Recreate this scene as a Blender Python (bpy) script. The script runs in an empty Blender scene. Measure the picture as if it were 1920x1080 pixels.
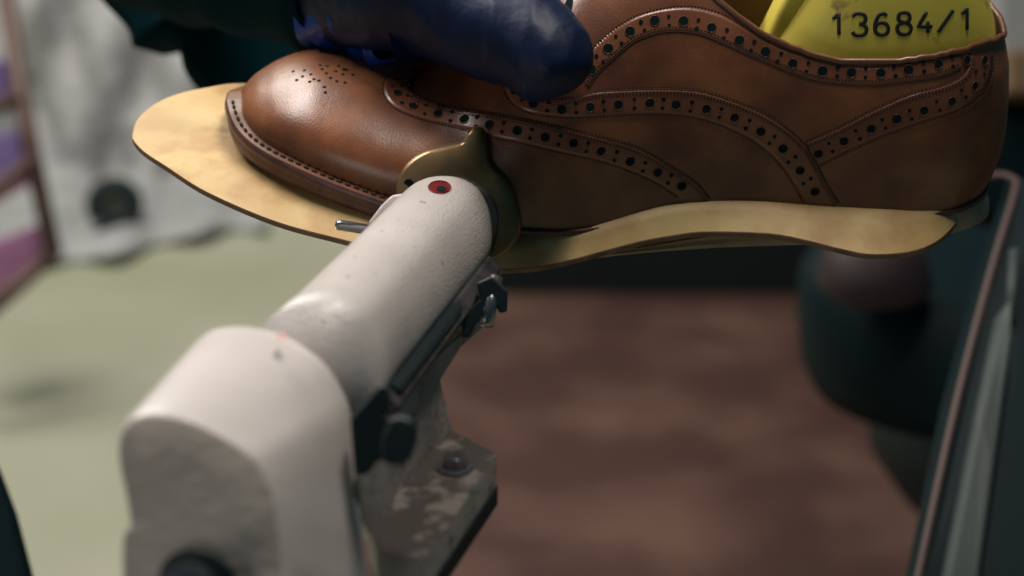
import bpy, bmesh, math, random
from mathutils import Vector, Matrix
from mathutils.bvhtree import BVHTree
random.seed(7)
C = bpy.context.scene.collection
SC = bpy.context.scene
FPX = 3200.0                      # focal length in photo pixels (60 mm on 36 mm)
PITCH = math.radians(19.6)
CAM = Vector((0, 0, 1.0))
RIGHT = Vector((1, 0, 0))
FWD = Vector((0, math.cos(PITCH), -math.sin(PITCH)))
UP = Vector((0, math.sin(PITCH), math.cos(PITCH)))

# ------------------------------------------------------------ camera / light
cd = bpy.data.cameras.new('camera'); cam = bpy.data.objects.new('camera', cd); C.objects.link(cam)
cam.location = CAM; cam.rotation_euler = (math.pi/2 - PITCH, 0, 0)
cd.lens = 60; cd.sensor_width = 36; cd.clip_start = 0.02; cd.clip_end = 60
cd.dof.use_dof = True; cd.dof.focus_distance = 0.592; cd.dof.aperture_fstop = 7.0
SC.camera = cam
w = bpy.data.worlds.new('World'); SC.world = w; w.use_nodes = True
w.node_tree.nodes['Background'].inputs[0].default_value = (0.006, 0.040, 0.054, 1)
w.node_tree.nodes['Background'].inputs[1].default_value = 1.0
SC.view_settings.view_transform = 'Standard'; SC.view_settings.look = 'None'
SC.view_settings.exposure = -0.2; SC.view_settings.gamma = 1

def P(u, v, d):
    """a point given by its direction from the camera (photo pixels) and its real distance in metres"""
    return CAM + FWD*d + RIGHT*((u-960)/FPX*d) + UP*((540-v)/FPX*d)

def FL(u, v, z=0.0):
    """the point of the horizontal plane at height z seen at a photo pixel"""
    r = FWD + RIGHT*((u-960)/FPX) + UP*((540-v)/FPX)
    return CAM + r*((z-CAM.z)/r.z)

def CV(x, y, d):                   # camera-frame metres
    return CAM + FWD*d + RIGHT*x + UP*y

def area(name, loc, target, sx, sy, power, col):
    l = bpy.data.lights.new(name, 'AREA'); l.shape = 'RECTANGLE'; l.size = sx; l.size_y = sy
    l.energy = power; l.color = col
    o = bpy.data.objects.new(name, l); C.objects.link(o); o.location = loc
    o.rotation_euler = (Vector(target)-Vector(loc)).to_track_quat('-Z', 'Y').to_euler()
    return o
area('key_lamp', CV(-0.36, 0.60, 0.60), P(700, 450, 0.55), 0.30, 0.05, 3.5, (1.0, 0.90, 0.84))
area('front_lamp', CV(0.13, 0.80, 0.30), P(1350, 420, 0.6), 0.40, 0.06, 7.4, (1.0, 0.89, 0.78))
area('fill_lamp', CV(-0.45, -0.22, 0.0), P(500, 800, 0.45), 0.3, 0.3, 1.0, (1.0, 0.91, 0.85))
area('floor_fill_left', (-1.2, 2.6, 2.9), (-0.6, 2.6, 0), 1.2, 1.6, 80, (1.0, 0.97, 0.86))  # added, unseen: brightens the pale floor on the left
area('floor_fill_right', (0.02, 1.75, 1.05), FL(1060, 960), 0.3, 0.3, 0.28, (1.0, 0.80, 0.72)).data.spread = math.radians(75)  # added, unseen: narrow beam for a soft pool on the brown floor

# ------------------------------------------------------------ materials
def mat(name, base, rough=0.5, metal=0.0, var=None, vscale=20, vlo=0.35, vhi=0.65, bump=0, bscale=200,
        spec=0.5, coat=0, bdist=0.001, detail=4, trans=0, sss=0):
    m = bpy.data.materials.new(name); m.use_nodes = True
    nt = m.node_tree; b = nt.nodes['Principled BSDF']
    b.inputs['Base Color'].default_value = (*base, 1); b.inputs['Roughness'].default_value = rough
    b.inputs['Metallic'].default_value = metal; b.inputs['Specular IOR Level'].default_value = spec
    b.inputs['Coat Weight'].default_value = coat; b.inputs['Coat Roughness'].default_value = 0.24
    b.inputs['Transmission Weight'].default_value = trans
    tc = nt.nodes.new('ShaderNodeTexCoord')
    if var:
        n = nt.nodes.new('ShaderNodeTexNoise'); n.inputs['Scale'].default_value = vscale; n.inputs['Detail'].default_value = detail
        nt.links.new(tc.outputs['Object'], n.inputs['Vector'])
        r = nt.nodes.new('ShaderNodeValToRGB'); r.color_ramp.elements[0].position = vlo; r.color_ramp.elements[1].position = vhi
        r.color_ramp.elements[0].color = (*base, 1); r.color_ramp.elements[1].color = (*var, 1)
        nt.links.new(n.outputs['Fac'], r.inputs['Fac']); nt.links.new(r.outputs['Color'], b.inputs['Base Color'])
    if bump:
        n2 = nt.nodes.new('ShaderNodeTexNoise'); n2.inputs['Scale'].default_value = bscale; n2.inputs['Detail'].default_value = 3
        nt.links.new(tc.outputs['Object'], n2.inputs['Vector'])
        bp = nt.nodes.new('ShaderNodeBump'); bp.inputs['Strength'].default_value = bump; bp.inputs['Distance'].default_value = bdist
        nt.links.new(n2.outputs['Fac'], bp.inputs['Height']); nt.links.new(bp.outputs['Normal'], b.inputs['Normal'])
    return m

def mix_over(m, col, scale, lo, hi, detail=3, rough=None):
    """a second noise layer of another colour over the base colour (chips, stains, speckles)"""
    nt = m.node_tree; b = nt.nodes['Principled BSDF']; s = b.inputs['Base Color']
    mx = nt.nodes.new('ShaderNodeMix'); mx.data_type = 'RGBA'
    if s.links: nt.links.new(s.links[0].from_socket, mx.inputs[6])
    else: mx.inputs[6].default_value = s.default_value
    mx.inputs[7].default_value = (*col, 1)
    tc = nt.nodes.new('ShaderNodeTexCoord'); n = nt.nodes.new('ShaderNodeTexNoise')
    n.inputs['Scale'].default_value = scale; n.inputs['Detail'].default_value = detail
    nt.links.new(tc.outputs['Object'], n.inputs['Vector'])
    r = nt.nodes.new('ShaderNodeMapRange'); r.inputs['From Min'].default_value = lo; r.inputs['From Max'].default_value = hi
    nt.links.new(n.outputs['Fac'], r.inputs['Value']); nt.links.new(r.outputs['Result'], mx.inputs[0])
    nt.links.new(mx.outputs[2], s)
    return m

M = {}
M['leather'] = mat('tan leather', (0.125, 0.042, 0.019), 0.37, var=(0.23, 0.086, 0.034), vscale=45, bump=0.3, bscale=1300, bdist=0.0003, coat=0.15)
mix_over(M['leather'], (0.06, 0.020, 0.016), 30, 0.48, 0.80, 5)
def soft_waves(m, scale, dist):
    nt = m.node_tree; b = nt.nodes['Principled BSDF']; tc = nt.nodes.new('ShaderNodeTexCoord')
    n = nt.nodes.new('ShaderNodeTexNoise'); n.inputs['Scale'].default_value = scale; n.inputs['Detail'].default_value = 2; n.inputs['Distortion'].default_value = 1.0
    nt.links.new(tc.outputs['Object'], n.inputs['Vector']); bp = nt.nodes.new('ShaderNodeBump'); bp.inputs['Distance'].default_value = dist
    nt.links.new(n.outputs['Fac'], bp.inputs['Height'])
    if b.inputs['Normal'].links: nt.links.new(b.inputs['Normal'].links[0].from_socket, bp.inputs['Normal'])
    nt.links.new(bp.outputs['Normal'], b.inputs['Normal'])
soft_waves(M['leather'], 60, 0.00022)
M['band'] = mat('tan leather band', (0.14, 0.047, 0.025), 0.34, var=(0.20, 0.075, 0.036), vscale=60, bump=0.25, bscale=1300, bdist=0.0003, coat=0.15)
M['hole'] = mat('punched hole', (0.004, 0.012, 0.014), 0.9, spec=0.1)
M['seam'] = mat('dark seam thread', (0.045, 0.024, 0.02), 0.7, spec=0.2)
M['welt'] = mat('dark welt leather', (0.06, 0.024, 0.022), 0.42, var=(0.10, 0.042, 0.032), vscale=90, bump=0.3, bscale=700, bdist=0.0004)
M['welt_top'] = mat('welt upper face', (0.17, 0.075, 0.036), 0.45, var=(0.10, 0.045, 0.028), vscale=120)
M['sole'] = mat('raw sole leather', (0.46, 0.31, 0.125), 0.55, var=(0.55, 0.40, 0.18), vscale=55, bump=0.12, bscale=500, bdist=0.0004)
mix_over(M['sole'], (0.34, 0.19, 0.065), 38, 0.50, 0.70, 5)
M['sole_edge'] = mat('sole edge', (0.13, 0.07, 0.04), 0.6, var=(0.22, 0.12, 0.07), vscale=150)
M['mid'] = mat('midsole layers', (0.34, 0.24, 0.16), 0.35, var=(0.45, 0.32, 0.22), vscale=80)
M['binding'] = mat('top binding', (0.13, 0.05, 0.025), 0.35, coat=0.3)
M['lining'] = mat('shoe lining', (0.18, 0.10, 0.07), 0.7)
M['last'] = mat('yellow plastic', (0.66, 0.56, 0.09), 0.42, var=(0.58, 0.49, 0.07), vscale=25, bump=0.05, bscale=300)
mix_over(M['last'], (0.22, 0.15, 0.04), 90, 0.62, 0.74, 5)
M['ink'] = mat('stamped black ink', (0.008, 0.01, 0.01), 0.6)
M['white'] = mat('white enamel', (0.52, 0.49, 0.48), 0.32, var=(0.46, 0.43, 0.42), vscale=35, bump=0.6, bscale=1100, bdist=0.0006, coat=0.2)
mix_over(M['white'], (0.14, 0.10, 0.09), 330, 0.75, 0.78, 1)
M['white2'] = mat('white enamel smooth', (0.56, 0.525, 0.515), 0.40, var=(0.49, 0.46, 0.45), vscale=25, bump=0.35, bscale=800, bdist=0.0005)
M['web'] = mat('dirty enamel', (0.42, 0.385, 0.36), 0.5, var=(0.28, 0.255, 0.24), vscale=60, bump=0.4, bscale=350, bdist=0.0008)
mix_over(M['web'], (0.07, 0.04, 0.03), 150, 0.64, 0.70, 4)
M['rust'] = mat('rusty flange top', (0.13, 0.115, 0.105), 0.8, var=(0.034, 0.028, 0.026), vscale=130, vlo=0.36, vhi=0.47, bump=0.8, bscale=500, bdist=0.001, detail=8)
M['cast'] = mat('rough casting face', (0.40, 0.365, 0.33), 0.85, var=(0.35, 0.32, 0.29), vscale=60, bump=0.5, bscale=260, bdist=0.0015, spec=0.2)
M['brass'] = mat('aged brass', (0.30, 0.20, 0.10), 0.34, 0.7, var=(0.17, 0.11, 0.055), vscale=60, bump=0.15, bscale=600, bdist=0.0003)
M['black'] = mat('black steel', (0.005, 0.014, 0.017), 0.5, spec=0.4, bump=0.2, bscale=300)
M['steel'] = mat('dark polished steel', (0.30, 0.30, 0.32), 0.22, 0.9)
M['bar'] = mat('grey steel bar', (0.09, 0.085, 0.09), 0.5, 0.5, var=(0.04, 0.045, 0.05), vscale=120)
M['red'] = mat('red paint', (0.13, 0.007, 0.010), 0.35)
M['glove'] = mat('blue nitrile', (0.001, 0.009, 0.042), 0.5, spec=0.22, var=(0.001, 0.005, 0.020), vscale=40, bump=0.35, bscale=90, bdist=0.002)  # darker than the cuff: the hand's shade is put into the colour
M['coat'] = mat('black work coat', (0.0008, 0.014, 0.018), 0.95, spec=0.05, bump=0.3, bscale=80, bdist=0.003)
M['floor'] = mat('green grey floor', (0.44, 0.44, 0.31), 0.6, var=(0.56, 0.545, 0.43), vscale=1.6, bump=0.1, bscale=30)
M['brown'] = mat('brown boards', (0.078, 0.032, 0.025), 0.65, var=(0.165, 0.086, 0.064), vscale=6, vlo=0.42, vhi=0.74, detail=6)
M['plaster'] = mat('pale wall', (0.52, 0.50, 0.52), 0.8, var=(0.30, 0.29, 0.29), vscale=4, vlo=0.45, vhi=0.7)
M['rackmetal'] = mat('brown rack metal', (0.16, 0.085, 0.07), 0.5)
M['pink'] = mat('pink film', (0.60, 0.26, 0.50), 0.4)
M['violet'] = mat('violet film', (0.42, 0.30, 0.72), 0.4)
M['darkg'] = mat('dark green metal', (0.001, 0.012, 0.016), 0.6, spec=0.2)
M['dullg'] = mat('dull green metal', (0.012, 0.026, 0.028), 0.6, var=(0.012, 0.022, 0.024), vscale=6)
M['palebar'] = mat('grey green bar', (0.05, 0.072, 0.07), 0.6, var=(0.03, 0.045, 0.046), vscale=10)
M['rubber'] = mat('black rubber', (0.01, 0.02, 0.022), 0.7)
M['hubm'] = mat('olive hub', (0.07, 0.07, 0.05), 0.6)
M['tan'] = mat('tan wood', (0.35, 0.22, 0.12), 0.6)
M['greyp'] = mat('pale grey', (0.5, 0.5, 0.52), 0.6)

# ------------------------------------------------------------ helpers
def thing(name, label, cat, loc, group=None):
    o = bpy.data.objects.new(name, None); C.objects.link(o); o.location = loc
    o.empty_display_size = 0.02; o['label'] = label; o['category'] = cat
    if group: o['group'] = group
    return o
def tag(o, label, cat, group=None):
    o['label'] = label; o['category'] = cat
    if group: o['group'] = group
    return o
ORG = {}
def mesh(name, verts, faces, mats, parent=None, idx=None, smooth=True, sub=0, bevel=0, solid=0, auto=None, origin=None):
    if not isinstance(mats, (list, tuple)): mats = [mats]
    if parent is not None: org = ORG.get(parent.name, Vector(parent.location))
    else: org = Vector(origin) if origin is not None else sum((Vector(v) for v in verts), Vector())/len(verts)
    me = bpy.data.meshes.new(name); me.from_pydata([tuple(Vector(v)-org) for v in verts], [], faces)
    for m in mats: me.materials.append(m)
    if idx: me.polygons.foreach_set('material_index', idx)
    bm = bmesh.new(); bm.from_mesh(me); bmesh.ops.recalc_face_normals(bm, faces=bm.faces); bm.to_mesh(me); bm.free()
    for p in me.polygons: p.use_smooth = smooth
    if auto is not None: me.set_sharp_from_angle(angle=math.radians(auto))
    me.update()
    o = bpy.data.objects.new(name, me); C.objects.link(o)
    ORG[o.name] = org
    if parent is not None:
        o.parent = parent
    else: o.location = org
    if bevel:
        b = o.modifiers.new('bevel', 'BEVEL'); b.width = bevel; b.segments = 3; b.limit_method = 'ANGLE'; b.angle_limit = math.radians(35)
    if solid:
        s = o.modifiers.new('solid', 'SOLIDIFY'); s.thickness = solid; s.offset = -1
    if sub:
        s = o.modifiers.new('sub', 'SUBSURF'); s.levels = sub; s.render_levels = sub
    return o

class MB:
    def __init__(s): s.v = []; s.f = []; s.i = []
    def add(s, vs, fs, mi=0):
        n = len(s.v); s.v += [Vector(x) for x in vs]; s.f += [[a+n for a in f] for f in fs]; s.i += [mi]*len(fs)
    def loft(s, rings, mi=0, closed=True, caps=True):
        n = len(rings[0]); vs = [p for r in rings for p in r]; fs = []
        for a in range(len(rings)-1):
            for b in range(n if closed else n-1):
                c = (b+1) % n; fs.append([a*n+b, a*n+c, (a+1)*n+c, (a+1)*n+b])
        if caps and closed: fs += [list(range(n)), [(len(rings)-1)*n+k for k in range(n)]]
        s.add(vs, fs, mi)
    def tube(s, pts, r, n=10, mi=0, caps=True):
        pts = [Vector(p) for p in pts]; rr = r if isinstance(r, (list, tuple)) else [r]*len(pts); rings = []
        ref = None
        for k, p in enumerate(pts):
            t = (pts[min(k+1, len(pts)-1)] - pts[max(k-1, 0)]).normalized()
            if ref is None:
                ref = t.orthogonal().normalized()
            ref = (ref - t*ref.dot(t)).normalized(); q = t.cross(ref)
            rings.append([p + (ref*math.cos(a)+q*math.sin(a))*rr[k] for a in [2*math.pi*j/n for j in range(n)]])
        s.loft(rings, mi, True, caps)
    def box(s, c, ax, ay, az, mi=0):
        c = Vector(c); vs = [c+ax*i+ay*j+az*k for i in (-1, 1) for j in (-1, 1) for k in (-1, 1)]
        s.add(vs, [[0,1,3,2],[4,6,7,5],[0,4,5,1],[2,3,7,6],[0,2,6,4],[1,5,7,3]], mi)
    def disc(s, c, n, r, k=12, mi=0, r2=None, axis=None):
        n = Vector(n).normalized(); a = (axis - n*axis.dot(n)).normalized() if axis else n.orthogonal().normalized(); b = n.cross(a); r2 = r2 or r
        s.add([c + a*math.cos(t)*r + b*math.sin(t)*r2 for t in [2*math.pi*j/k for j in range(k)]], [list(range(k))], mi)
    def build(s, name, mats, parent=None, **k): return mesh(name, s.v, s.f, mats, parent, idx=s.i, **k)

def lerp(tab, x):
    if x <= tab[0][0]: return tab[0][1]
    for (a, fa), (b, fb) in zip(tab, tab[1:]):
        if x <= b: return fa + (fb-fa)*(x-a)/(b-a)
    return tab[-1][1]
def smooth_tab(tab):
    """monotone cubic through a table"""
    xs = [t[0] for t in tab]; ys = [t[1] for t in tab]; n = len(xs)
    d = [(ys[i+1]-ys[i])/(xs[i+1]-xs[i]) for i in range(n-1)]
    m = [d[0]] + [0 if d[i-1]*d[i] <= 0 else 2*d[i-1]*d[i]/(d[i-1]+d[i]) for i in range(1, n-1)] + [d[-1]]
    def f(x):
        if x <= xs[0]: return ys[0]
        if x >= xs[-1]: return ys[-1]
        for i in range(n-1):
            if x <= xs[i+1]:
                h = xs[i+1]-xs[i]; t = (x-xs[i])/h
                return (2*t**3-3*t*t+1)*ys[i] + (t**3-2*t*t+t)*h*m[i] + (-2*t**3+3*t*t)*ys[i+1] + (t**3-t*t)*h*m[i+1]
    return f
def cr(pts, per=8, closed=False):
    """Catmull-Rom through tuples of any length"""
    n = len(pts); out = []; rng = range(n if closed else n-1)
    g = (lambda i: pts[i % n]) if closed else (lambda i: pts[max(0, min(n-1, i))])
    for i in rng:
        a, b, c, d = g(i-1), g(i), g(i+1), g(i+2)
        for k in range(per):
            t = k/per
            out.append(tuple(0.5*((2*q)+(r-p)*t+(2*p-5*q+4*r-s)*t*t+(3*q-p-3*r+s)*t**3) for p, q, r, s in zip(a, b, c, d)))
    if not closed: out.append(tuple(pts[-1]))
    return out
def resample(pts, n, closed=False):
    pts = [tuple(p) for p in pts]
    if closed: pts = pts + [pts[0]]
    L = [0]
    for a, b in zip(pts, pts[1:]): L.append(L[-1] + math.dist(a, b))
    out = []; m = n if closed else n-1; j = 0
    for k in range(n):
        s = L[-1]*k/m
        while j < len(L)-2 and L[j+1] < s: j += 1
        t = (s-L[j])/max(1e-12, L[j+1]-L[j])
        out.append(tuple(a+(b-a)*t for a, b in zip(pts[j], pts[j+1])))
    return out

# ================================================================= SETTING
mb = MB(); mb.add([(-14, -3, 0), (14, -3, 0), (14, 14, 0), (-14, 14, 0)], [[0, 1, 2, 3]])
f = mb.build('floor', M['floor'], smooth=False, origin=(0, 0, 0)); f['kind'] = 'structure'
# brown timber decking on the right-hand part of the floor
a = FL(640, 1300); b = FL(860, 420)
mb = MB(); mb.box(Vector((b.x+2.2, 2.3, 0.012)), Vector((2.3, 0, 0)), Vector((0, 1.6, 0)), Vector((0, 0, 0.012)))
f = mb.build('pavement', M['brown'], smooth=False); f['kind'] = 'structure'
# back wall
mb = MB(); mb.box((0, 6.6, 1.5), Vector((8, 0, 0)), Vector((0, 0.05, 0)), Vector((0, 0, 1.6)))
o = mb.build('wall', M['plaster'], smooth=False); o['kind'] = 'structure'

# ================================================================= SHOE
E = math.radians(26); SE, CE = math.sin(E), math.cos(E); D0 = 0.655; PX = 0.0002; V0 = 365
def SH(x, y, z):                    # shoe frame (units of 0.2 mm): x toe->heel, y towards viewer, z up
    return P(x, V0 - CE*z + SE*y, D0 - (CE*y + SE*z)*PX)
def zof(v, y): return (V0 + SE*y - v)/CE

yn = smooth_tab([(447,0),(452,42),(460,66),(475,95),(500,125),(555,168),(633,205),(723,230),(850,250),(950,250),(1050,235),(1150,208),(1260,182),(1400,172),(1550,178),(1700,180),(1770,162),(1815,120),(1838,70),(1848,25),(1850,0)])
vn = smooth_tab([(447,190),(452,212),(460,232),(475,252),(500,273),(555,303),(633,338),(723,371),(850,408),(950,428),(1050,432),(1150,420),(1260,400),(1400,396),(1550,402),(1700,402),(1770,396),(1815,381),(1838,366),(1848,352),(1850,345)])
vtop = smooth_tab([(447,186),(455,168),(465,155),(480,141),(500,128),(520,117),(560,103),(600,95),(650,93),(700,95),(740,98),(800,100),(860,90),(920,50),(1000,-20),(1100,-90),(1200,-130),(1300,-140),(1850,-140)])
def HH(x):
    hw = yn(x); zb = zof(vn(x), hw); vc = V0 - CE*zb
    t = vc - vtop(x)
    return math.sqrt(max(4, t*t - (hw*SE)**2))/CE
# heel section: higher walls; the section is near-vertical so use a fixed H there
def sect(s, th):
    hw = max(yn(s), 0.0); zb = zof(vn(s), yn(s)); H = HH(s)
    k = max(0, min(1, (s-1150)/200)); k = k*k*(3-2*k)
    H = H*(1-k) + 470*k
    c, sn = math.cos(th), math.sin(th)
    p = 1.0 - 0.15*k
    ex = 0.9 + 0.0*k
    y = hw*math.copysign(abs(c)**ex, c); z = zb + H*abs(sn)**(0.92)
    bulge = 1.0 + 0.06*math.sin(min(1, abs(sn))*math.pi)   # belly above the feather line
    y *= bulge
    q = max(0, min(1, (s-1650)/200)); 
    h = max(0, z-zb)
    dx = q*(58*(1-math.exp(-h/90)) - 0.05*h - 12*max(0, h-250)/100)
    # far side leans the same way
    return (s+dx, y, z)
ns = 120
ss = []
for k in range(ns+1):
    t = k/ns; ss.append(447 + (1850-447)*(0.5-0.5*math.cos(math.pi*t))*0.55 + (1850-447)*t*0.45 if 0 else 447 + (1850-447)*(0.5-0.5*math.cos(math.pi*t)))
topl = smooth_tab([(1180,-160),(1260,-90),(1343,0),(1386,33),(1425,62),(1500,95),(1580,116),(1657,118),(1729,110),(1801,95),(1854,80),(1892,62)])
def vproj(p): return V0 - CE*p[2] + SE*p[1]
def cut(s, side):
    """theta where the topline cuts the wall on this side"""
    if s < 1180: return math.pi/2
    lo = 0; n = 160
    zn_prev = None
    for k in range(1, n+1):
        th = math.pi/2*k/n; p = sect(s, th)
        if vproj(p) < topl(p[0]): return th
    return math.pi/2
nt_ = 40
rows = []
for s in ss:
    c = cut(s, 1)
    near = [sect(s, c*j/nt_) for j in range(nt_+1)]
    far = [(p[0], -p[1], p[2]) for p in near]
    rows.append((near, far, c < math.pi/2-1e-6))
V = []; F = []
for near, far, op in rows: V += [SH(*p) for p in near] + [SH(*p) for p in far]
W_ = 2*(nt_+1)
for a in range(len(rows)-1):
    for side in (0, 1):
        for j in range(nt_):
            i0 = a*W_ + side*(nt_+1) + j
            F.append([i0, i0+1, i0+1+W_, i0+W_] if side else [i0, i0+W_, i0+1+W_, i0+1])
shoe = thing('brogue_shoe', 'tan leather wingtip brogue with punched bands, held on the machine disc by the gloved hand', 'shoe', SH(1150, 0, 0))
BV = BVHTree.FromPolygons(V, F)
upper = mesh('upper', V, F, M['leather'], shoe)
bmx = bmesh.new(); bmx.from_mesh(upper.data); bmesh.ops.remove_doubles(bmx, verts=bmx.verts, dist=1e-5)
bmesh.ops.recalc_face_normals(bmx, faces=bmx.faces); bmx.to_mesh(upper.data); bmx.free()

def hit(u, v, off=0.0):
    """the point of the shoe's upper seen at a photo pixel, moved off along its normal (0.2 mm units)"""
    r = (P(u, v, 1)-CAM).normalized(); h = BV.ray_cast(CAM, r)
    if h[0] is None: return None
    n = h[1]
    if n.dot(r) > 0: n = -n
    return h[0] + n*off*PX, n

# topline binding: follows near rim, round the heel, far rim
rim = [SH(*r[0][-1]) for r in rows if r[2]] + [SH(*r[1][-1]) for r in reversed([q for q in rows if q[2]])]
mb = MB(); mb.tube(rim[:], 5.5*PX, 8); mb.build('top_binding', M['binding'], shoe)
# lining: inner wall set 10 units inside
mb = MB()
rws = [r for r in rows if r[2]]
for sd in (0, 1):
    ring = []
    for r in rws:
        l = r[sd]; m = 0.93
        ring.append([SH(1560+(p[0]-1560)*0.985, p[1]*m, p[2]-2) for p in l[::4]])
    mb.loft(ring, 0, False, False)
mb.build('lining', M['lining'], shoe)

# ---- punched bands
def band(name, up, lo, holes, step_hi=1.0, big=8.3, small=3.6, gap=11.5, n=90, flip=False, pink=False):
    up = resample(cr(up, 8), n); lo = resample(cr(lo, 8), n); mb = MB(); rows_ = []
    for (a, b) in zip(up, lo):
        row = []
        for j in range(7):
            t = j/6; u = a[0]+(b[0]-a[0])*t; v = a[1]+(b[1]-a[1])*t
            h = hit(u, v, step_hi*(1-t) + 0.5)
            row.append(h[0] if h else None)
        h = hit(a[0], a[1], -3); row.insert(0, h[0] if h else None)
        h = hit(b[0], b[1], -3); row.append(h[0] if h else None)
        if all(x is not None for x in row): rows_.append(row)
        else:
            if len(rows_) > 1: mb.loft(rows_, 0, False, False)
            rows_ = []
    if len(rows_) > 1: mb.loft(rows_, 0, False, False)
    # edge stitching: double rows of tiny stitches
    for line, ofs, o2 in ((up, 4.5, step_hi+1.0), (up, 9, step_hi+0.6), (lo, -2, 1.2)):
        L = resample(line, int(sum(math.dist(p, q) for p, q in zip(line, line[1:]))/3.2))
        other = lo if line is up else up
        for k in range(0, len(L)-2, 2):
            a, b = L[k], L[k+1]; tx, ty = b[0]-a[0], b[1]-a[1]; l = math.hypot(tx, ty) or 1
            i = int(k/len(L)*len(other)); dx, dy = other[i][0]-a[0], other[i][1]-a[1]
            sx, sy = -ty/l, tx/l
            if sx*dx+sy*dy < 0: sx, sy = -sx, -sy
            h1 = hit(a[0]+sx*ofs, a[1]+sy*ofs, o2); h2 = hit(b[0]+sx*ofs+tx*.3, b[1]+sy*ofs+ty*.3, o2)
            if h1 and h2 and (h1[0]-h2[0]).length < 0.003: mb.tube([h1[0], h2[0]], 0.85*PX, 5, 2)
    # edge line of the overlay
    prev = []
    for a in resample(up, 220):
        h = hit(a[0], a[1], 0.8)
        if h: prev.append(h[0])
    if len(prev) > 3: mb.tube(prev, 1.1*PX, 6, 2)
    if pink:
        L = resample(up, int(sum(math.dist(p, q) for p, q in zip(up, up[1:]))/7))
        for a in L:
            h = hit(a[0], a[1]-2, 0.5)
            if h: mb.disc(h[0], h[1], 1.9*PX, 8, 2)
    def punch(u, v, r):
        h = hit(u, v, 2.2)
        if not h: return
        c, nn = h
        mb.disc(c, nn, r*PX, 16, 1)
        ax = nn.orthogonal().normalized(); bx = nn.cross(ax)
        ring = [c + (ax*math.cos(t)+bx*math.sin(t))*r*PX*1.06 for t in [2*math.pi*q/16 for q in range(17)]]
        if r > 6: mb.tube(ring, 0.45*PX, 5, 0, False)
    for k, h in enumerate(holes):
        punch(h[0], h[1], big*random.uniform(0.94, 1.04))
        if k < len(holes)-1:
            g = holes[k+1]; mx, my = (h[0]+g[0])/2, (h[1]+g[1])/2; tx, ty = g[0]-h[0], g[1]-h[1]; l = math.hypot(tx, ty)
            for sgn in (-1, 1): punch(mx - ty/l*gap*0.72*sgn + random.uniform(-1, 1), my + tx/l*gap*0.72*sgn, small*random.uniform(.85, 1.1))
    return mb.build(name, [M['band'], M['hole'], M['seam']], shoe)

band('wingtip_band',
     [(789,136),(772,148),(767,160),(775,175),(800,188),(851,203),(900,209),(950,218),(1000,227),(1044,237),(1133,259),(1192,276),(1250,307),(1304,342),(1330,372)],
     [(752,133),(730,143),(719,158),(722,180),(740,201),(780,219),(847,236),(900,250),(944,261),(989,270),(1056,286),(1118,300),(1172,317),(1230,342),(1275,372)],
     [(745,150),(745,175),(774,199),(821,214),(871,224),(918,234),(970,245),(1022,257),(1075,268),(1126,283),(1181,302),(1233,323),(1278,348)], pink=True)
band('vamp_band',
     [(975,140),(985,160),(1005,178),(1040,187),(1080,182),(1118,173),(1172,169),(1242,167),(1308,171),(1367,187),(1425,210),(1470,237),(1508,270),(1527,298),(1546,337),(1572,380)],
     [(943,128),(947,167),(962,194),(997,212),(1056,219),(1118,219),(1219,213),(1289,218),(1347,233),(1405,260),(1445,290),(1475,325),(1500,366),(1508,384)],
     [(954,136),(967,170),(1000,194),(1053,205),(1106,201),(1159,196),(1218,193),(1267,196),(1324,204),(1377,220),(1426,246),(1468,278),(1500,319),(1528,359)], pink=True)
band('counter_band',
     [(1512,266),(1570,241),(1633,209),(1705,178),(1763,162),(1798,147),(1814,128),(1818,104)],
     [(1532,313),(1590,284),(1657,255),(1729,229),(1801,205),(1845,173),(1859,140),(1862,104)],
     [(1534,288),(1582,264),(1633,241),(1681,223),(1732,207),(1784,190),(1827,161),(1845,113)], pink=True)
band('collar_band',
     [(1801,128),(1763,144),(1705,153),(1628,160),(1551,155),(1500,142),(1425,113),(1367,87),(1308,64),(1250,60),(1195,76),(1153,109),(1122,138),(1104,165)],
     [(1801,104),(1740,115),(1657,126),(1580,124),(1500,104),(1440,80),(1386,46),(1350,26),(1300,14),(1250,16),(1195,30),(1149,58),(1108,97),(1085,135)],
     [(1812,113),(1759,120),(1703,131),(1651,137),(1596,136),(1542,133),(1486,119),(1435,97),(1386,76),(1334,52),(1281,40),(1227,39),(1181,59),(1140,91),(1108,130)])
# medallion on the toe cap
mb = MB()
for X, Y in [(385,190),(402,232),(440,185),(430,215),(465,240),(470,205),(485,228),(508,235),(525,180),(545,200),(565,222),(550,165),(590,190),(595,238),(625,205),(635,245),(672,207),(535,265),(540,292),(515,160),(605,165),(765,182)]:
    h = hit(400+X/2.572, 60+Y/2.572, 0.8)
    if h: mb.disc(h[0], h[1], 3.3*PX, 10, 0)
for u, v in [(647,131),(775,131)]:
    h = hit(u, v, 0.8)
    if h: mb.disc(h[0], h[1], 5.5*PX, 12, 0)
mb.build('toe_medallion', M['hole'], shoe)
# gap of the second wing edge that runs up beneath the hand
pts = [hit(u, v, 1.2) for u, v in resample(cr([(767,162),(772,150),(789,137),(812,129),(839,121),(870,116)], 6), 30)]
mb = MB(); mb.tube([p[0] for p in pts if p], [2.5*PX]*len([p for p in pts if p]), 6); mb.build('wing_seam', M['seam'], shoe)
mb = MB()
for u, v, r1, r2, ang in [(1065, 13, 9, 20, -15), (1019, 3, 9, 10, 20)]:
    h = hit(u, v, 1.0)
    if h:
        ax = (RIGHT*math.cos(math.radians(ang)) + UP*math.sin(math.radians(ang)))
        mb.disc(h[0], h[1], r1*PX, 20, 0, r2*PX, ax)
mb.build('eyelet', M['hole'], shoe)

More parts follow.
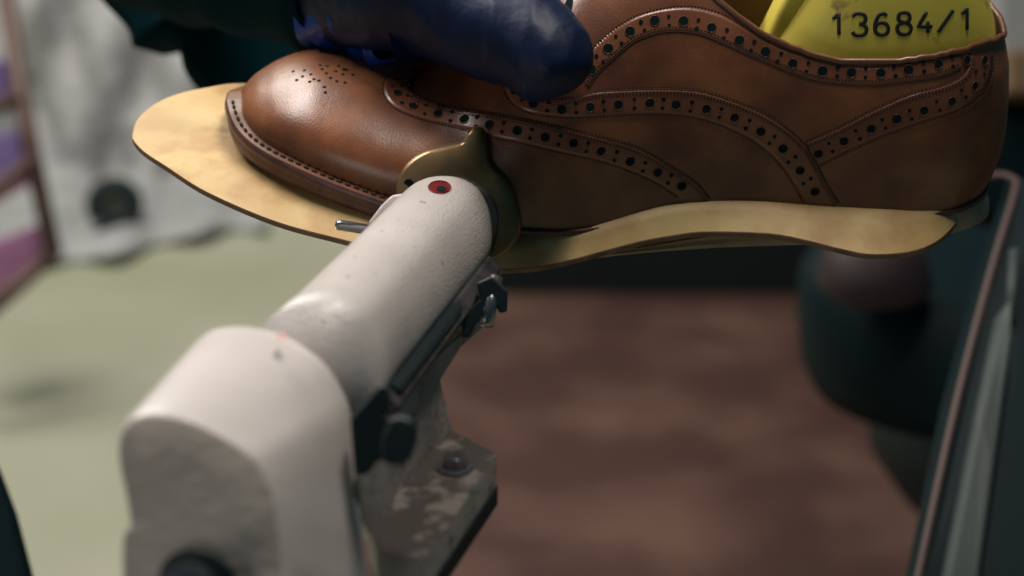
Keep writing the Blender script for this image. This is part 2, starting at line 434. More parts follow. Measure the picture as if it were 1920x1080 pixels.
# ---- welt: strip round the toe, stitches on it
def outline(grow, dv, s0=447, s1=1850, n=90, tip=0):
    """closed plan loop of the shoe grown outwards; returns (x,y,z)"""
    near = []
    for k in range(n+1):
        s = s0 + (s1-s0)*(0.5-0.5*math.cos(math.pi*k/n)); near.append((s, yn(s), zof(vn(s), yn(s))))
    loop = near + [(x, -y, z) for x, y, z in reversed(near[1:-1])]
    out = []; m = len(loop)
    for i, (x, y, z) in enumerate(loop):
        a, b = loop[i-1], loop[(i+1) % m]; tx, ty = b[0]-a[0], b[1]-a[1]; l = math.hypot(tx, ty) or 1
        gg = grow(x) if callable(grow) else grow; vv = dv(x) if callable(dv) else dv
        out.append((x + (-ty)/l*gg, y + tx/l*gg, z + vv))
    return out
def sgrow(g, dz): return [SH(*p) for p in outline(g, dz)]
mb = MB(); g = 25
def wf(x): t = max(0, min(1, (x-800)/150)); return 1-t*t*(3-2*t)
def wgrow(a, dz):
    return [SH(*p) for p in outline(lambda x: -8+(a+8)*(0.45+0.55*wf(x)), lambda x: dz*(0.25+0.75*wf(x)))]
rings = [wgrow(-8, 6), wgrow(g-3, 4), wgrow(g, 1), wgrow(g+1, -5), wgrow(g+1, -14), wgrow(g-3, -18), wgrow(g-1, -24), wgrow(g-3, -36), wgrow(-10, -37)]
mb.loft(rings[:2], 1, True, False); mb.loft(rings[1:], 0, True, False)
ol = outline(12, 5.5)
near = [p for p in ol[1:36]]
L = resample(near, 36)
for k in range(0, len(L)-1):
    a = Vector(SH(*L[k])); b = Vector(SH(*L[k+1])); m_ = a.lerp(b, 0.5)
    mb.tube([a.lerp(b, .22), m_+UP*0.0003, a.lerp(b, .78)], [2.2*PX, 3.4*PX, 2.2*PX], 6, 2)
mb.build('welt', [M['welt'], M['welt_top'], M['seam']], shoe)

# ---- outsole board (oversize, raw)
outer = [(249,250,15),(250,262,40),(270,284,80),(311,311,135),(389,360,200),(518,415,262),(648,450,295),(780,484,305),(905,503,298),(1000,500,282),(1060,489,266),(1120,473,250),(1200,452,232),(1260,441,222),(1320,434,218),(1440,437,226),(1513,450,240),(1585,468,252),(1633,476,256),(1696,473,246),(1739,461,226),(1768,443,198),(1790,420,160),(1806,398,100),(1812,385,30),
         (1800,372,-60),(1740,350,-150),(1640,330,-200),(1500,320,-200),(1350,310,-190),(1200,290,-200),(1050,255,-235),(900,220,-260),(750,190,-262),(600,165,-235),(454,156,-190),(389,164,-150),(337,175,-115),(292,194,-70),(259,222,-25)]
O = resample(cr(outer, 6, True), 200, True)
inner_n = [(440,262,15),(458,291,75),(517,325,140),(594,362,190),(695,402,235),(850,440,258),(950,455,258),(1000,453,250),(1100,430,226),(1200,400,200),(1260,386,188),(1330,379,180),(1450,382,182),(1600,393,188),(1700,397,186),(1770,394,160),(1800,388,90)]
inn = inner_n + [(1795,375,20),(1770,365,-90),(1700,345,-160),(1500,325,-165),(1350,310,-165),(1200,295,-185),(1050,262,-215),(900,235,-235),(750,210,-235),(600,190,-200),(500,196,-130),(455,215,-60),(440,240,-10)]
I0 = resample(cr(inn, 6, True), 400, True)
# match inner to outer by plan angle-free nearest on normalised progress
def near_idx(p, arr, k0, win):
    best = None
    for dk in range(-win, win+1):
        q = arr[(k0+dk) % len(arr)]
        e = (q[0]-p[0])**2*1.0 + (q[2]-p[2])**2
        if best is None or e < best[0]: best = (e, k0+dk)
    return best[1]
I = []; k0 = 0
for k, p in enumerate(O):
    kk = near_idx(p, I0, k0, 30) if k else near_idx(p, I0, 0, 20)
    k0 = max(kk, k0 if k else kk-400); I.append(kk)
# smooth the index map
for _ in range(12):
    I = [I[0]] + [(I[i-1]+I[i]*2+I[i+1])/4 for i in range(1, len(I)-1)] + [I[-1]]
def at_i(x):
    a = int(math.floor(x)); t = x-a; p, q = I0[a % 400], I0[(a+1) % 400]; return tuple(s+(r-s)*t for s, r in zip(p, q))
IN = [at_i(x) for x in I]
def SV(u, v, y, dz=0, dy=0): return SH(u, y+dy, zof(v, y)+dz)
top = [[SV(*p) for p in O], [SV(*(tuple(a+(b-a)*.33 for a, b in zip(p, q)))) for p, q in zip(O, IN)],
       [SV(*(tuple(a+(b-a)*.66 for a, b in zip(p, q)))) for p, q in zip(O, IN)], [SV(*p) for p in IN],
       [SV(*(p[0]+(1150-p[0])*.2, p[1]+(300-p[1])*.5, p[2]*.5)) for p in IN], [SV(1150+(p[0]-1150)*.5, 290+(p[1]-290)*.1, p[2]*.1) for p in IN]]
th = 13
def low(r, k): return [p - (UP*CE + FWD*-SE)*k*PX for p in r]
mb = MB()
edge1 = low([SV(p[0], p[1], p[2]+1.0) for p in O], 2.5); edge2 = low(edge1, th-5); 
mb.loft(top, 0, True, False)
mb.loft([top[0], edge1], 1, True, False); mb.loft([edge1, edge2], 1, True, False)
mb.loft([edge2, low(top[1], th), low(top[3], th), low(top[5], th)], 0, True, False)
mb.build('outsole', [M['sole'], M['sole_edge']], shoe)

# ---- heel seat / midsole slab beneath
ms = [(1000,500,200),(1100,484,196),(1320,462,184),(1500,452,182),(1700,440,176),(1790,424,150),(1838,405,90),(1853,388,20),(1848,372,-60),(1800,352,-130),(1600,340,-165),(1300,330,-165),(1050,330,-200),(960,400,0)]
R_ = resample(cr(ms, 6, True), 120, True)
mb = MB()
lay = []
for off, g_ in ((34, 0.985), (24, 0.99), (20, 0.975), (10, 0.99), (6, 1.0), (-8, 1.0), (-10, .98)):
    lay.append([SH(1400+(p[0]-1400)*g_, p[2]*g_, zof(p[1], p[2]) + off*min(1.9, max(0.25, (p[0]-1100)/420))) for p in R_])
mb.loft(lay, 0, True, True); mb.build('midsole', M['mid'], shoe, auto=40)

# ================================================================= LAST
lp = SH(1640, 0, 200)
last = thing('shoe_last', 'yellow green plastic shoe last stamped 13684/1 standing inside the brogue', 'shoe last', lp)
# loft over height from inside the shoe up to the cone top
def lring(z, x0, x1, w0, w1, n=48):
    out = []
    for k in range(n):
        a = 2*math.pi*k/n; c, s_ = math.cos(a), math.sin(a)
        t = (c+1)/2
        wv = w0+(w1-w0)*t
        xx = (x0+x1)/2 + (x1-x0)/2*math.copysign(abs(c)**0.75, c); yy = wv*math.copysign(abs(s_)**0.6, s_)
        out.append(SH(xx, yy, z))
    return out
rings = [lring(120, 1380, 1855, 120, 118), lring(250, 1400, 1862, 108, 112), lring(330, 1445, 1868, 95, 104), lring(350, 1452, 1866, 92, 100), lring(420, 1500, 1850, 78, 92), lring(470, 1530, 1835, 70, 82), lring(520, 1560, 1822, 60, 70), lring(560, 1580, 1805, 50, 60)]
mb = MB(); mb.loft(rings, 0, True, True); lo_ = mb.build('last_body', M['last'], last, auto=50)
LB = BVHTree.FromPolygons(mb.v, mb.f)
mb = MB(); mb.loft([lring(z, x0, x1, w, w*.7) for z, x0, x1, w in ((250, 1385, 1462, 62), (400, 1452, 1512, 52), (480, 1492, 1545, 44), (560, 1540, 1580, 38))], 0, True, True)
mb.build('front_block', M['last'], last, auto=50)
# stamped number
GL = {'1': [[(.0,.72),(.22,.85),(.45,1.0),(.45,0)]],
      '3': [[(.05,.86),(.25,.98),(.5,1),(.8,.94),(.93,.77),(.82,.6),(.5,.53)], [(.5,.53),(.85,.45),(.98,.27),(.85,.07),(.5,0),(.2,.03),(.03,.16)]],
      '6': [[(.85,.9),(.62,1),(.3,.9),(.08,.6),(.03,.3),(.18,.07),(.5,0),(.83,.07),(.97,.28),(.83,.5),(.5,.57),(.2,.5),(.06,.34)]],
      '8': [[(.5,.54),(.18,.63),(.1,.78),(.22,.95),(.5,1),(.78,.95),(.9,.78),(.82,.63),(.5,.54),(.13,.44),(.02,.26),(.16,.06),(.5,0),(.84,.06),(.98,.26),(.87,.44),(.5,.54)]],
      '4': [[(.62,1),(.03,.3),(1.0,.3)], [(.7,.55),(.7,0)]], '/': [[(0,0),(1,1)]]}
mb = MB()
for ch, x0, x1, y0, y1 in [('1',1562,1586,24,65),('3',1597,1625,25,66),('6',1639,1666,25,65),('8',1681,1708,23,64),('4',1720,1747,22,61),('/',1758,1786,19,60),('1',1802,1824,15,55)]:
    for st in GL[ch]:
        pl_ = st if ch in '14/' else cr(st, 5)
        pl_ = resample(pl_, max(12, len(pl_)))if ch in '/' else pl_
        dense = []
        for a, b in zip(pl_, pl_[1:]):
            for q in range(4): dense.append((a[0]+(b[0]-a[0])*q/4, a[1]+(b[1]-a[1])*q/4))
        dense.append(pl_[-1]); pp = []
        for a, b in dense:
            r = (P(x0+(x1-x0)*a, y1+(y0-y1)*b, 1)-CAM).normalized(); hh = LB.ray_cast(CAM, r)
            if hh[0]: pp.append(hh[0] + r*.0005)
        if len(pp) > 2: mb.tube(pp, .00088, 8)
mb.build('stamped_number', M['ink'], last)

# ================================================================= MACHINE
DIR = Vector((0.247, 0.356, 1.0))                      # arm axis in camera frame (x right, y up, depth)
A0 = Vector(((833-960)/FPX*.585, (540-425)/FPX*.585, .585))
def AX(u, v, t, d0=.585):
    """point of the arm's section (photo pixels at its tip) moved back along the axis by t metres"""
    c = Vector(((u-960)/FPX*d0, (540-v)/FPX*d0, d0)) - DIR*t
    return CV(*c)
mach = thing('stitching_machine', 'white enamelled machine arm with brass disc and rusty bolted flange under the shoe', 'machine', P(600, 1000, .47))
sec = [(833,326),(800,330),(775,343),(757,366),(745,395),(738,430),(742,470),(760,505),(800,530),(845,532),(880,520),(905,497),(922,470),(926,440),(922,400),(910,368),(893,346),(865,331)]
S2 = resample(cr(sec, 6, True), 72, True); cx, cy = 835, 430
def srow(t, k): return [AX(cx+(u-cx)*k, cy+(v-cy)*k, t) for u, v in S2]
mb = MB(); mb.loft([srow(-.001, .9), srow(0, .965), srow(.003, .99), srow(.008, 1), srow(.03, 1), srow(.07, 1), srow(.105, 1), srow(.112, 1.02), srow(.125, 1.03)], 0, True, True)
mb.build('arm', M['white'], mach)
# shoulder plate left of the arm tip
mb = MB(); pl = [(735,366),(762,362),(775,400),(760,440),(700,430),(690,418),(715,385)]
mb.loft([[P(u, v, .575) for u, v in pl], [P(u, v, .592) for u, v in pl]]); mb.build('side_lug', M['white2'], mach, bevel=.001)
# oil hole
h = None
ARM = BVHTree.FromPolygons(*[(lambda b: (b.v, b.f))(mb_) for mb_ in [mb]][0]) if 0 else None
mbA = MB(); mbA.loft([srow(0, .965), srow(.003, .99), srow(.008, 1), srow(.15, 1.0)], 0, True, True)
ARM = BVHTree.FromPolygons(mbA.v, mbA.f)
def ahit(u, v, off, bv=None):
    r = (P(u, v, 1)-CAM).normalized(); q = (bv or ARM).ray_cast(CAM, r); n = q[1]
    if n.dot(r) > 0: n = -n
    return q[0]+n*off, n
c, n = ahit(823, 352, .0003)
ax = CV(DIR.x, DIR.y, DIR.z) - CAM
mb = MB(); 
def ring_px(u, v, ru, rv, off, k=24): 
    return [ahit(u+ru*math.cos(t), v+rv*math.sin(t), off)[0] for t in [2*math.pi*j/k for j in range(k)]]
mb.add(ring_px(824, 352, 20, 10.5, .0003), [list(range(24))], 0)
mb.add(ring_px(827, 356, 9, 4.6, .0006, 24), [list(range(24))], 1)
r_ = ring_px(824, 352, 20.5, 11.5, .0003); mb.tube(r_+[r_[0]], .00022, 6, 0)
mb.build('oil_hole', [M['red'], M['hole']], mach, smooth=False)
mb = MB(); q = [ahit(530+9*math.cos(a)+3*math.sin(a), 633+6*math.sin(a)+2*math.cos(a*2), .0002) for a in [2*math.pi*k/20 for k in range(20)]]
mb.add([p_[0] for p_ in q], [list(range(20))]); mb.build('paint_mark', mat('red smudge', (.5, .26, .25), .5), mach)
# brass disc with nub
dc = (862, 388); rr = 112
ol_ = []
for k in range(0, 360, 4):
    a = math.radians(k); ol_.append((dc[0]+rr*math.cos(a), dc[1]-rr*math.sin(a), k))
nub0 = [(925,295),(914,283),(909,268),(906,255),(899,246),(888,243),(878,248),(873,258),(864,268),(848,276),(836,279)]
pts = [(u, v) for u, v, k in ol_ if k <= 52] + nub0 + [(u, v) for u, v, k in ol_ if k >= 108]
pts = [(868,500),(905,498),(940,482),(963,460),(973,428),(967,385),(946,342),(926,318),(914,298),(911,275),(906,257),(900,246),(889,242),(879,247),(874,258),(866,267),(850,272),(829,277),(798,285),(772,299),(752,320),(742,345),(740,372),(748,420),(775,465),(820,492)]
B2 = resample(cr(pts, 8, True), 220, True)
def disc_ring(k, t, cxy=dc, pts_=None): return [AX(cxy[0]+(u-cxy[0])*k, cxy[1]+(v-cxy[1])*k, t, .592) for u, v in (pts_ or B2)]
mb = MB(); mb.loft([disc_ring(.6, 0.0), disc_ring(.94, 0.0), disc_ring(.975, -.0007), disc_ring(1.0, -.0018), disc_ring(1.0, -.0042), disc_ring(.97, -.0055), disc_ring(.6, -.0055)], 0, True, True)
mb.build('brass_disc', M['brass'], mach)
mb = MB(); 
circ = [(850+88*math.cos(a), 408-80*math.sin(a)) for a in [2*math.pi*k/60 for k in range(60)]]
mb.loft([disc_ring(1, .001, (850, 408), circ), disc_ring(1, .004, (850, 408), circ)]); mb.build('disc_spacer', M['bar'], mach, bevel=.0006)
mb = MB(); mb.disc(AX(767, 345, .0003, .592), ax, 10*.000185, 20, 0); mb.build('disc_hole', M['hole'], mach)
# chrome pin sticking out to the left
mb = MB(); mb.tube([P(632, 421, .566), P(634, 421.3, .566), P(700, 432, .576), P(760, 441, .585)], [8.5*.000178, 10.2*.000178, 10.2*.000178, 10.2*.000178], 20)
mb.build('steel_pin', M['steel'], mach, auto=50)
# guide bar along the underside
def sweep(name, poly, t0, t1, m, **k):
    mb = MB(); mb.loft([[AX(u, v, t) for u, v in poly] for t in (t0, t1)]); return mb.build(name, m, mach, smooth=False, **k)
sweep('guide_bar', [(916,468),(928,474),(946,494),(940,508),(915,510)], .004, .115, M['bar'], bevel=.0006)
sweep('guide_slot', [(926,466),(940,474),(944,480),(930,480)], .05, .112, M['black'])
# web plate (casting under the arm)
web = [(905,585,.548),(932,592,.556),(864,652,.53),(826,714,.515),(838,762,.516),(850,806,.518),(855,830,.518),(800,960,.47),(712,1035,.44),(680,980,.43),(668,900,.43),(700,800,.44),(729,757,.45)]
axw = CV(*DIR) - CAM; wn = axw.cross(Vector((0, 0, 1))).normalized(); wq = P(905, 585, .572) - CAM
def WP(u, v, k=1.0):
    r = P(u, v, 1)-CAM; return CAM + r*(wq.dot(wn)/r.dot(wn))*k
mb = MB(); fr = [WP(p[0], p[1]) for p in web]; bk = [p - RIGHT*.008 + FWD*.03 for p in fr]
mb.loft([fr, bk]); mb.build('support_web', M['web'], mach, smooth=False, bevel=.0008)
WB = BVHTree.FromPolygons(fr, [list(range(len(fr)))])
# base flange
ft = [(u, v, .525*(P(852,812,1)-CAM).z/(P(u,v,1)-CAM).z) for u, v in [(846,806),(854,811),(924,847),(930,856),(790,1056),(778,1052),(706,1030),(690,985)]]
tp = [P(*p) for p in ft]; dn = Vector((0, 0, -1))
mb = MB(); mb.add(tp, [list(range(len(tp)))], 1)
mb.loft([tp, [p+dn*.0095 for p in tp]], 0, True, False); mb.add([p+dn*.0095 for p in tp], [list(range(len(tp)))], 0)
mb.build('base_flange', [M['web'], M['rust']], mach, smooth=False, bevel=.0009)
mb = MB(); b2 = [p+dn*.0098+RIGHT*.0005 for p in tp]; mb.loft([b2, [p+dn*.006 for p in b2]]); mb.build('mounting_plate', M['black'], mach, smooth=False)
mb = MB(); bc = P(853, 880, .525*(P(852,812,1)-CAM).z/(P(853,880,1)-CAM).z); 
mb.tube([bc, bc+Vector((0,0,.0012))], .0055, 24); mb.tube([bc, bc+Vector((0,0,.0045))], .0036, 6); mb.build('bolt', M['steel'], mach, smooth=False, bevel=.0004)
# clamps: black steel lumps at the far end of the bar
def slab(name, poly, d0, thick, m, bev=.0008):
    mb = MB(); fr = [P(u, v, d0) for u, v in poly]
    mb.loft([fr, [p+FWD*thick for p in fr]]); return mb.build(name, m, mach, smooth=False, bevel=bev)
slab('clamp_block', [(893,530),(922,517),(937,530),(952,545),(951,585),(936,588),(931,575),(912,592),(892,608),(880,634),(866,632),(864,606),(880,580),(900,560)], .54, .012, M['black'])
mb = MB(); mb.tube([P(930, 520, .545), P(912, 610, .538)], .0022, 12); mb.build('clamp_screw', M['steel'], mach)
slab('clamp_plate', [(711,722),(725,724),(729,757),(722,778),(737,790),(742,850),(720,862),(704,868),(690,890),(664,892),(656,785)], .438, .008, M['black'])
kc = [(750,781),(770,787),(779,800),(778,835),(768,862),(750,875),(728,872),(712,860),(716,820),(730,785)]
slab('clamp_knob', kc, .430, .012, M['black'], .002)
# gearbox housing
front = [(219,830),(233,793),(267,776),(315,777),(360,788),(397,805),(440,830),(478,858),(500,890),(512,918),(522,955),(530,1005),(536,1080),(545,1200),(400,1260),(240,1200),(226,1080),(227,1010),(233,995),(241,983),(233,930),(222,880)]
back = [(356,664),(382,624),(420,610),(478,611),(540,630),(604,676),(640,728),(657,770),(664,830),(670,900),(682,985),(687,1050),(695,1200),(560,1280),(400,1220),(375,1080),(372,1010),(370,960),(368,920),(365,860),(360,800),(355,720)]
f3 = [P(u, v, .395) for u, v in front]; b3 = [P(u, v, .452) for u, v in back]
def lerpring(a, b, t, k=1.0):
    r = [p.lerp(q, t) for p, q in zip(a, b)]; c = sum(r, Vector())/len(r); return [c+(p-c)*k for p in r]
def smring(r, per=3):
    return [Vector(p) for p in cr([tuple(p) for p in r], per, True)]
rings = [smring(x) for x in (lerpring(f3, b3, 0, .5), lerpring(f3, b3, 0, .955), lerpring(f3, b3, 0.015, .985), lerpring(f3, b3, .07, 1.0), lerpring(f3, b3, .35), lerpring(f3, b3, .65), lerpring(f3, b3, .9), lerpring(f3, b3, 1.0, .985), lerpring(f3, b3, 1.06, .94), lerpring(f3, b3, 1.08, .6))]
mb = MB(); mb.loft(rings[:2], 1, True, False); mb.loft(rings[1:], 0, True, False); mb.add(rings[0], [list(range(len(rings[0])))], 1); mb.add(rings[-1], [list(range(len(rings[0])))], 0)
g = mb.build('gearbox_housing', [M['white2'], M['cast']], mach)
bmx = bmesh.new(); bmx.from_mesh(g.data); bmesh.ops.remove_doubles(bmx, verts=bmx.verts, dist=1e-6); bmesh.ops.recalc_face_normals(bmx, faces=bmx.faces); bmx.to_mesh(g.data); bmx.free()
mb = MB(); el = [(375+80*math.cos(a)*.98, 1102-72*math.sin(a)+ (math.cos(a)*14)) for a in [2*math.pi*k/48 for k in range(48)]]
mb.loft([[P(u, v, .392) for u, v in el], [P(u, v, .40) for u, v in el]]); mb.build('bearing_ring', M['black'], mach, bevel=.0006)
mb = MB(); mb.tube([P(355, 1100, .380), P(358, 1100, .384), P(372, 1100, .40)], [.0045, .0052, .0052], 24); mb.build('drive_shaft', M['steel'], mach, auto=50)

# ================================================================= PERSON (coat and gloved hand)
person = thing('person', 'person in black work coat and blue nitrile glove pressing the shoe down', 'person', P(700, 200, .85))
def skin(name, chains, m, parent, sub=2):
    """chains: list of lists of (point, radius); joined where points coincide"""
    vs, es, rad, key = [], [], [], {}
    for ch in chains:
        prev = None
        for p, r in ch:
            k = tuple(round(c, 5) for c in p)
            if k not in key: key[k] = len(vs); vs.append(p); rad.append(r)
            i = key[k]
            if prev is not None: es.append((prev, i))
            prev = i
    org = Vector(parent.location)
    me = bpy.data.meshes.new(name); me.from_pydata([tuple(v-org) for v in vs], es, [])
    o = bpy.data.objects.new(name, me); C.objects.link(o)
    s = o.modifiers.new('skin', 'SKIN'); s.use_smooth_shade = True
    for i, r in enumerate(rad): me.skin_vertices[0].data[i].radius = (r, r)
    me.skin_vertices[0].data[0].use_root = True
    q = o.modifiers.new('sub', 'SUBSURF'); q.levels = sub; q.render_levels = sub
    bpy.context.view_layer.update()
    m2 = bpy.data.meshes.new_from_object(o.evaluated_get(bpy.context.evaluated_depsgraph_get()))
    m2.name = name; bpy.data.objects.remove(o); m2.materials.clear(); m2.materials.append(m)
    for p in m2.polygons: p.use_smooth = True
    from mathutils import noise
    nn = [v.normal.copy() for v in m2.vertices]
    for v, q_ in zip(m2.vertices, nn):
        c_ = v.co; a_ = noise.noise(Vector((c_.x*70, c_.y*25, c_.z*30)))
        b_ = noise.noise(Vector((c_.x*160, c_.y*60, c_.z*70+5)))
        v.co = c_ + q_*((0.5-abs(a_)*2)*.0010 + (0.5-abs(b_)*2)*.0004)
    o = bpy.data.objects.new(name, m2); C.objects.link(o); o.parent = parent
    return o
wr = P(640, -40, .66); pa = P(760, -60, .63); pb = P(880, -120, .61)
chains = [[(pa, .026), (wr, .027), (P(540, -60, .70), .028)],
          [(pa, .026), (pb, .024)],
          [(pa, .026), (P(840, 28, .61), .0270), (P(920, 44, .596), .0225), (P(980, 66, .584), .0190), (P(1022, 104, .577), .0178), (P(1050, 146, .573), .0150), (P(1060, 172, .572), .0085)],
          [(pb, .024), (P(985, -120, .62), .013), (P(1050, -70, .66), .011), (P(1060, 10, .70), .010), (P(1055, 60, .72), .008)],
          [(pb, .024), (P(960, -150, .65), .013), (P(1010, -100, .69), .011), (P(1010, -10, .73), .010), (P(1000, 50, .745), .008)],
          [(pb, .024), (P(925, -160, .67), .013), (P(960, -110, .71), .011), (P(950, -10, .75), .010), (P(940, 50, .76), .008)],
          [(pb, .024), (P(880, -160, .68), .012), (P(900, -110, .72), .010), (P(890, -20, .755), .009), (P(885, 40, .765), .007)]]
skin('gloved_hand', chains, M['glove'], person, 4)
# glove cuff with folds
mb = MB(); rings = []
c0 = P(770, 6, .632); c1 = P(655, -22, .66)
axis = (c1-c0).normalized(); e1 = axis.orthogonal().normalized(); e2 = axis.cross(e1)
for k in range(9):
    t = k/8; c = c0.lerp(c1, t)
    rings.append([c + (e1*math.cos(a)+e2*math.sin(a))*(.0235 + .004*t + .0018*math.sin(7*a+k*.6) + .0016*math.sin(k*2.4+2*a)) for a in [2*math.pi*j/64 for j in range(64)]])
mb.loft(rings, 0, True, False); mb.build('glove_cuff', mat('lit blue nitrile', (0.003, 0.03, 0.19), 0.4, bump=0.3, bscale=120, bdist=0.002), person, solid=.0006)  # same glove as the hand; light on the cuff painted as brighter blue
mb = MB(); rings = []
s0 = P(690, -30, .655); s1 = P(250, -190, .86); axis = (s1-s0).normalized(); e1 = axis.orthogonal().normalized(); e2 = axis.cross(e1)
for k in range(14):
    t = k/13; c = s0.lerp(s1, t)
    rings.append([c + (e1*math.cos(a)+e2*math.sin(a))*(.031 + .022*t + .002*math.sin(k*1.9+2*a) + .001*math.sin(5*a+k)) for a in [2*math.pi*j/48 for j in range(48)]])
mb.loft(rings, 0, True, False); mb.build('sleeve', M['coat'], person, solid=.0015)
# coat: front of the torso and the sleeve, lofted rounded mass
edge = [(150,-300,.95),(150,-60,.93),(190,0,.92),(238,52,.91),(250,88,.905),(272,82,.90),(302,77,.90),(334,93,.90),(345,130,.90),(368,165,.90),(430,230,.90),(560,300,.90),(760,340,.92),(1000,360,.95),(1300,340,.98),(1600,280,1.0),(1760,160,1.0),(1800,0,1.0),(1800,-300,1.0)]
ee = cr(edge, 4)
c = P(900, -300, 1.1)
mb = MB(); E0 = [P(*p) for p in ee]
def toward(r, k, dd): return [p.lerp(c, k) + FWD*dd + Vector((0, 0, 0)) for p in r]
rings = [toward(E0, .10, .10), toward(E0, .02, .05), E0, toward(E0, .03, -.02), toward(E0, .12, -.035), toward(E0, .35, -.04), toward(E0, .7, -.04), toward(E0, .98, -.04)]
mb.loft(rings, 0, False, False)
mb.build('coat', M['coat'], person)

# ================================================================= BACKGROUND THINGS (all far out of focus)
# rack at the left with pink and violet film packs
rk = thing('display_rack', 'brown metal rack leaning at the left edge with coloured packs on its rails', 'rack', P(50, 400, 2.45))
mb = MB(); mb.tube([P(0, -60, 2.5), P(62, 300, 2.45), P(100, 478, 2.4)], .013, 10); mb.build('post', M['rackmetal'], rk)
for (u0, v0, u1, v1) in [(100, 478, -60, 620), (62, 300, -60, 400), (36, 185, -60, 215)]:
    mb = MB(); mb.tube([P(u0, v0, 2.42), P(u1, v1, 2.38)], .011, 10); mb.build('rail', M['rackmetal'], rk)
packs = [((-60, 120), (32, 105), (34, 165), (-60, 205), 'violet', 'violet film pack on the top rail of the rack'),
         ((-60, 262), (46, 240), (52, 300), (-60, 370), 'violet', 'violet film pack on the middle rail of the rack'),
         ((-60, 340), (55, 318), (62, 335), (-60, 400), 'pink', 'thin pink film pack under the violet one on the rack'),
         ((-60, 470), (72, 420), (88, 470), (-60, 585), 'pink', 'large pink film pack on the lowest rail of the rack')]
for a, b, c_, d_, m, lab in packs:
    mb = MB(); q = [P(*a, 2.45), P(*b, 2.5), P(*c_, 2.5), P(*d_, 2.45)]
    mb.loft([q, [p+FWD*.04 for p in q]]); tag(mb.build('film_pack', M[m], smooth=False, bevel=.004), lab, 'pack', 'film packs on the rack')
# caster wheel
wc = P(215, 384, 3.25)
wh = thing('caster_wheel', 'black rubber caster wheel with olive hub on the pale floor behind the sole', 'wheel', wc)
mb = MB(); nrm = (RIGHT*.25 - FWD).normalized(); a1 = nrm.orthogonal().normalized(); a2 = nrm.cross(a1)
mb.tube([wc + (a1*math.cos(t)+a2*math.sin(t))*.033 for t in [2*math.pi*k/32 for k in range(33)]], .022, 12, 0, False); mb.build('tyre', M['rubber'], wh)
mb = MB(); mb.tube([wc-nrm*.012, wc+nrm*.014], .016, 24); mb.build('hub', M['hubm'], wh)
# pale draped sheet behind the wheel
mb = MB(); rings = []
for j in range(30):
    t = j/29; row = []
    for i in range(40):
        s = i/39; u = -60+s*560; v = -80 + t*540 + 30*math.sin(s*5)
        p = P(u, v, 3.6+.025*math.sin(s*19+t*7)+.02*math.sin(s*31-t*11)) if v < 325 else FL(u, v, .015+.01*math.sin(s*23+t*9)); row.append(p)
    rings.append(row)
mb.loft(rings, 0, False, False); tag(mb.build('plastic_sheet', mat('crumpled sheet', (.56,.55,.56), .6, var=(.40,.39,.39), vscale=9, bump=.6, bscale=18, bdist=.03), solid=.003), 'pale crumpled sheet hanging behind the caster wheel', 'sheet')
# dark corner post low left
mb = MB(); q = [P(-80, 760, .8), P(-10, 885, .8), P(22, 970, .8), P(56, 1100, .8), P(62, 1160, .8), P(-80, 1160, .8)]
mb.loft([q, [p+FWD*.012 for p in q]]); tag(mb.build('dark_post', M['darkg'], smooth=False, bevel=.003), 'black slanting machine leg cut by the lower left corner', 'post')
# plain dark box added for the dark band at the end of the brown floor
q0 = FL(820, 575); q1 = FL(2100, 520)
cb = thing('dark_box', 'dark green low box added as the dark band behind the sole at the end of brown floor', 'dark_box', (q0+q1)/2)
mb = MB(); zc = .26; y0 = q0.y; mb.box(((q0.x+q1.x)/2, y0+.3, zc), Vector(((q1.x-q0.x)/2, 0, 0)), Vector((0, .3, 0)), Vector((0, 0, zc))); mb.build('dark_box_body', M['dullg'], cb, smooth=False, bevel=.01)
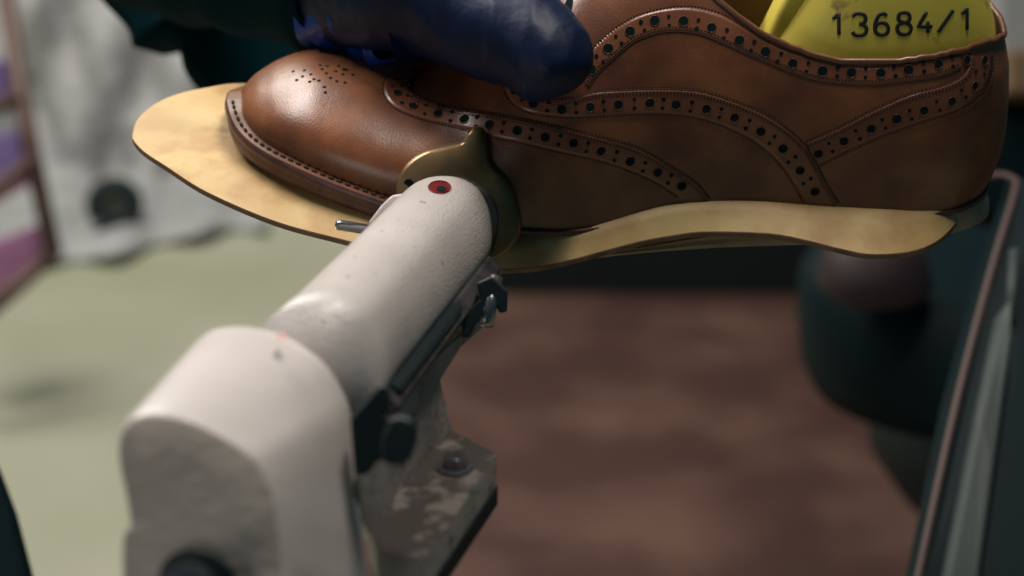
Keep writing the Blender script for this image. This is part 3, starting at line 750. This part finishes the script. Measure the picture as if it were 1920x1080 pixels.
# dark drum machine
dcn = P(1640, 640, 1.5)
dr = thing('polishing_drum', 'black drum shaped machine with pinkish metal cap under the heel', 'drum', dcn)
mb = MB()
def turned(cu, cd, prof, n=48): return [[P(cu, v_, cd) + Vector((math.cos(t)*r, math.sin(t)*r, 0)) for t in [2*math.pi*k/n for k in range(n)]] for v_, r in prof]
mb.loft(turned(1765, 1.5, [(470, .085), (486, .115), (520, .124), (600, .126), (680, .122), (725, .112), (752, .085), (765, .04)])); mb.build('drum_body', M['darkg'], dr)
mb = MB(); mb.loft(turned(1640, 1.38, [(430, .035), (500, .044), (535, .046), (552, .038)])); mb.build('drum_cap', mat('pinkish metal', (.05, .030, .033), .6, .1), dr)
mb = MB(); mb.loft(turned(1900, 1.7, [(600, .12), (700, .15), (850, .14), (930, .11), (985, .05)])); mb.build('drum_base', M['dullg'], dr)
# right frame
fr_ = thing('steel_frame', 'dark sloping machine frame with brown edge at the right border', 'frame', P(1850, 700, .85))
pan = [(1915,335,.93),(1980,330,.93),(1990,1160,.8),(1712,1160,.8),(1790,770,.86),(1858,510,.90)]
mb = MB(); q = [P(*p) for p in pan]; mb.loft([q, [p+FWD*.03 for p in q]]); mb.build('side_panel', M['darkg'], fr_, smooth=False, bevel=.002)
mb = MB(); mb.tube([P(u, v, d-.004) for u, v, d in cr([(1840,338,.95),(1868,328,.945),(1898,335,.94),(1903,360,.93),(1858,510,.90),(1790,770,.86),(1705,1160,.8)], 5)], .0021, 10); mb.build('edge_trim', mat('brown trim', (.08, .05, .048), .6), fr_)
mb = MB(); q = [P(1872,600,.86), P(1900,560,.86), P(1900,640,.85), P(1870,860,.82), P(1835,1120,.79), P(1765,1120,.79), P(1830,790,.83)]
mb.loft([q, [p+FWD*.01 for p in q]]); mb.build('inner_bar', M['palebar'], fr_, smooth=False, bevel=.003)
mb = MB(); mb.tube([P(1903,470,.9), P(1893,600,.88)], .003, 10); mb.build('rod', M['palebar'], fr_)
# things in the top right corner
mb = MB(); mb.box(P(1950, 30, 2.6), RIGHT*.09, FWD*.08, UP*.075); tag(mb.build('paper_stack', M['greyp'], smooth=False, bevel=.01), 'pale grey blurred stack in the upper right corner behind the heel', 'stack')
mb = MB(); mb.box(P(2010, 150, 2.4), RIGHT*.12, FWD*.1, UP*.03); tag(mb.build('wooden_block', M['tan'], smooth=False, bevel=.006), 'tan wooden block under the pale stack behind the heel', 'block')
mb = MB(); mb.box(P(1960, 300, 2.5), RIGHT*.20, FWD*.1, UP*.085); tag(mb.build('dark_crate', M['darkg'], smooth=False, bevel=.006), 'black crate beneath the tan block behind the heel', 'crate')
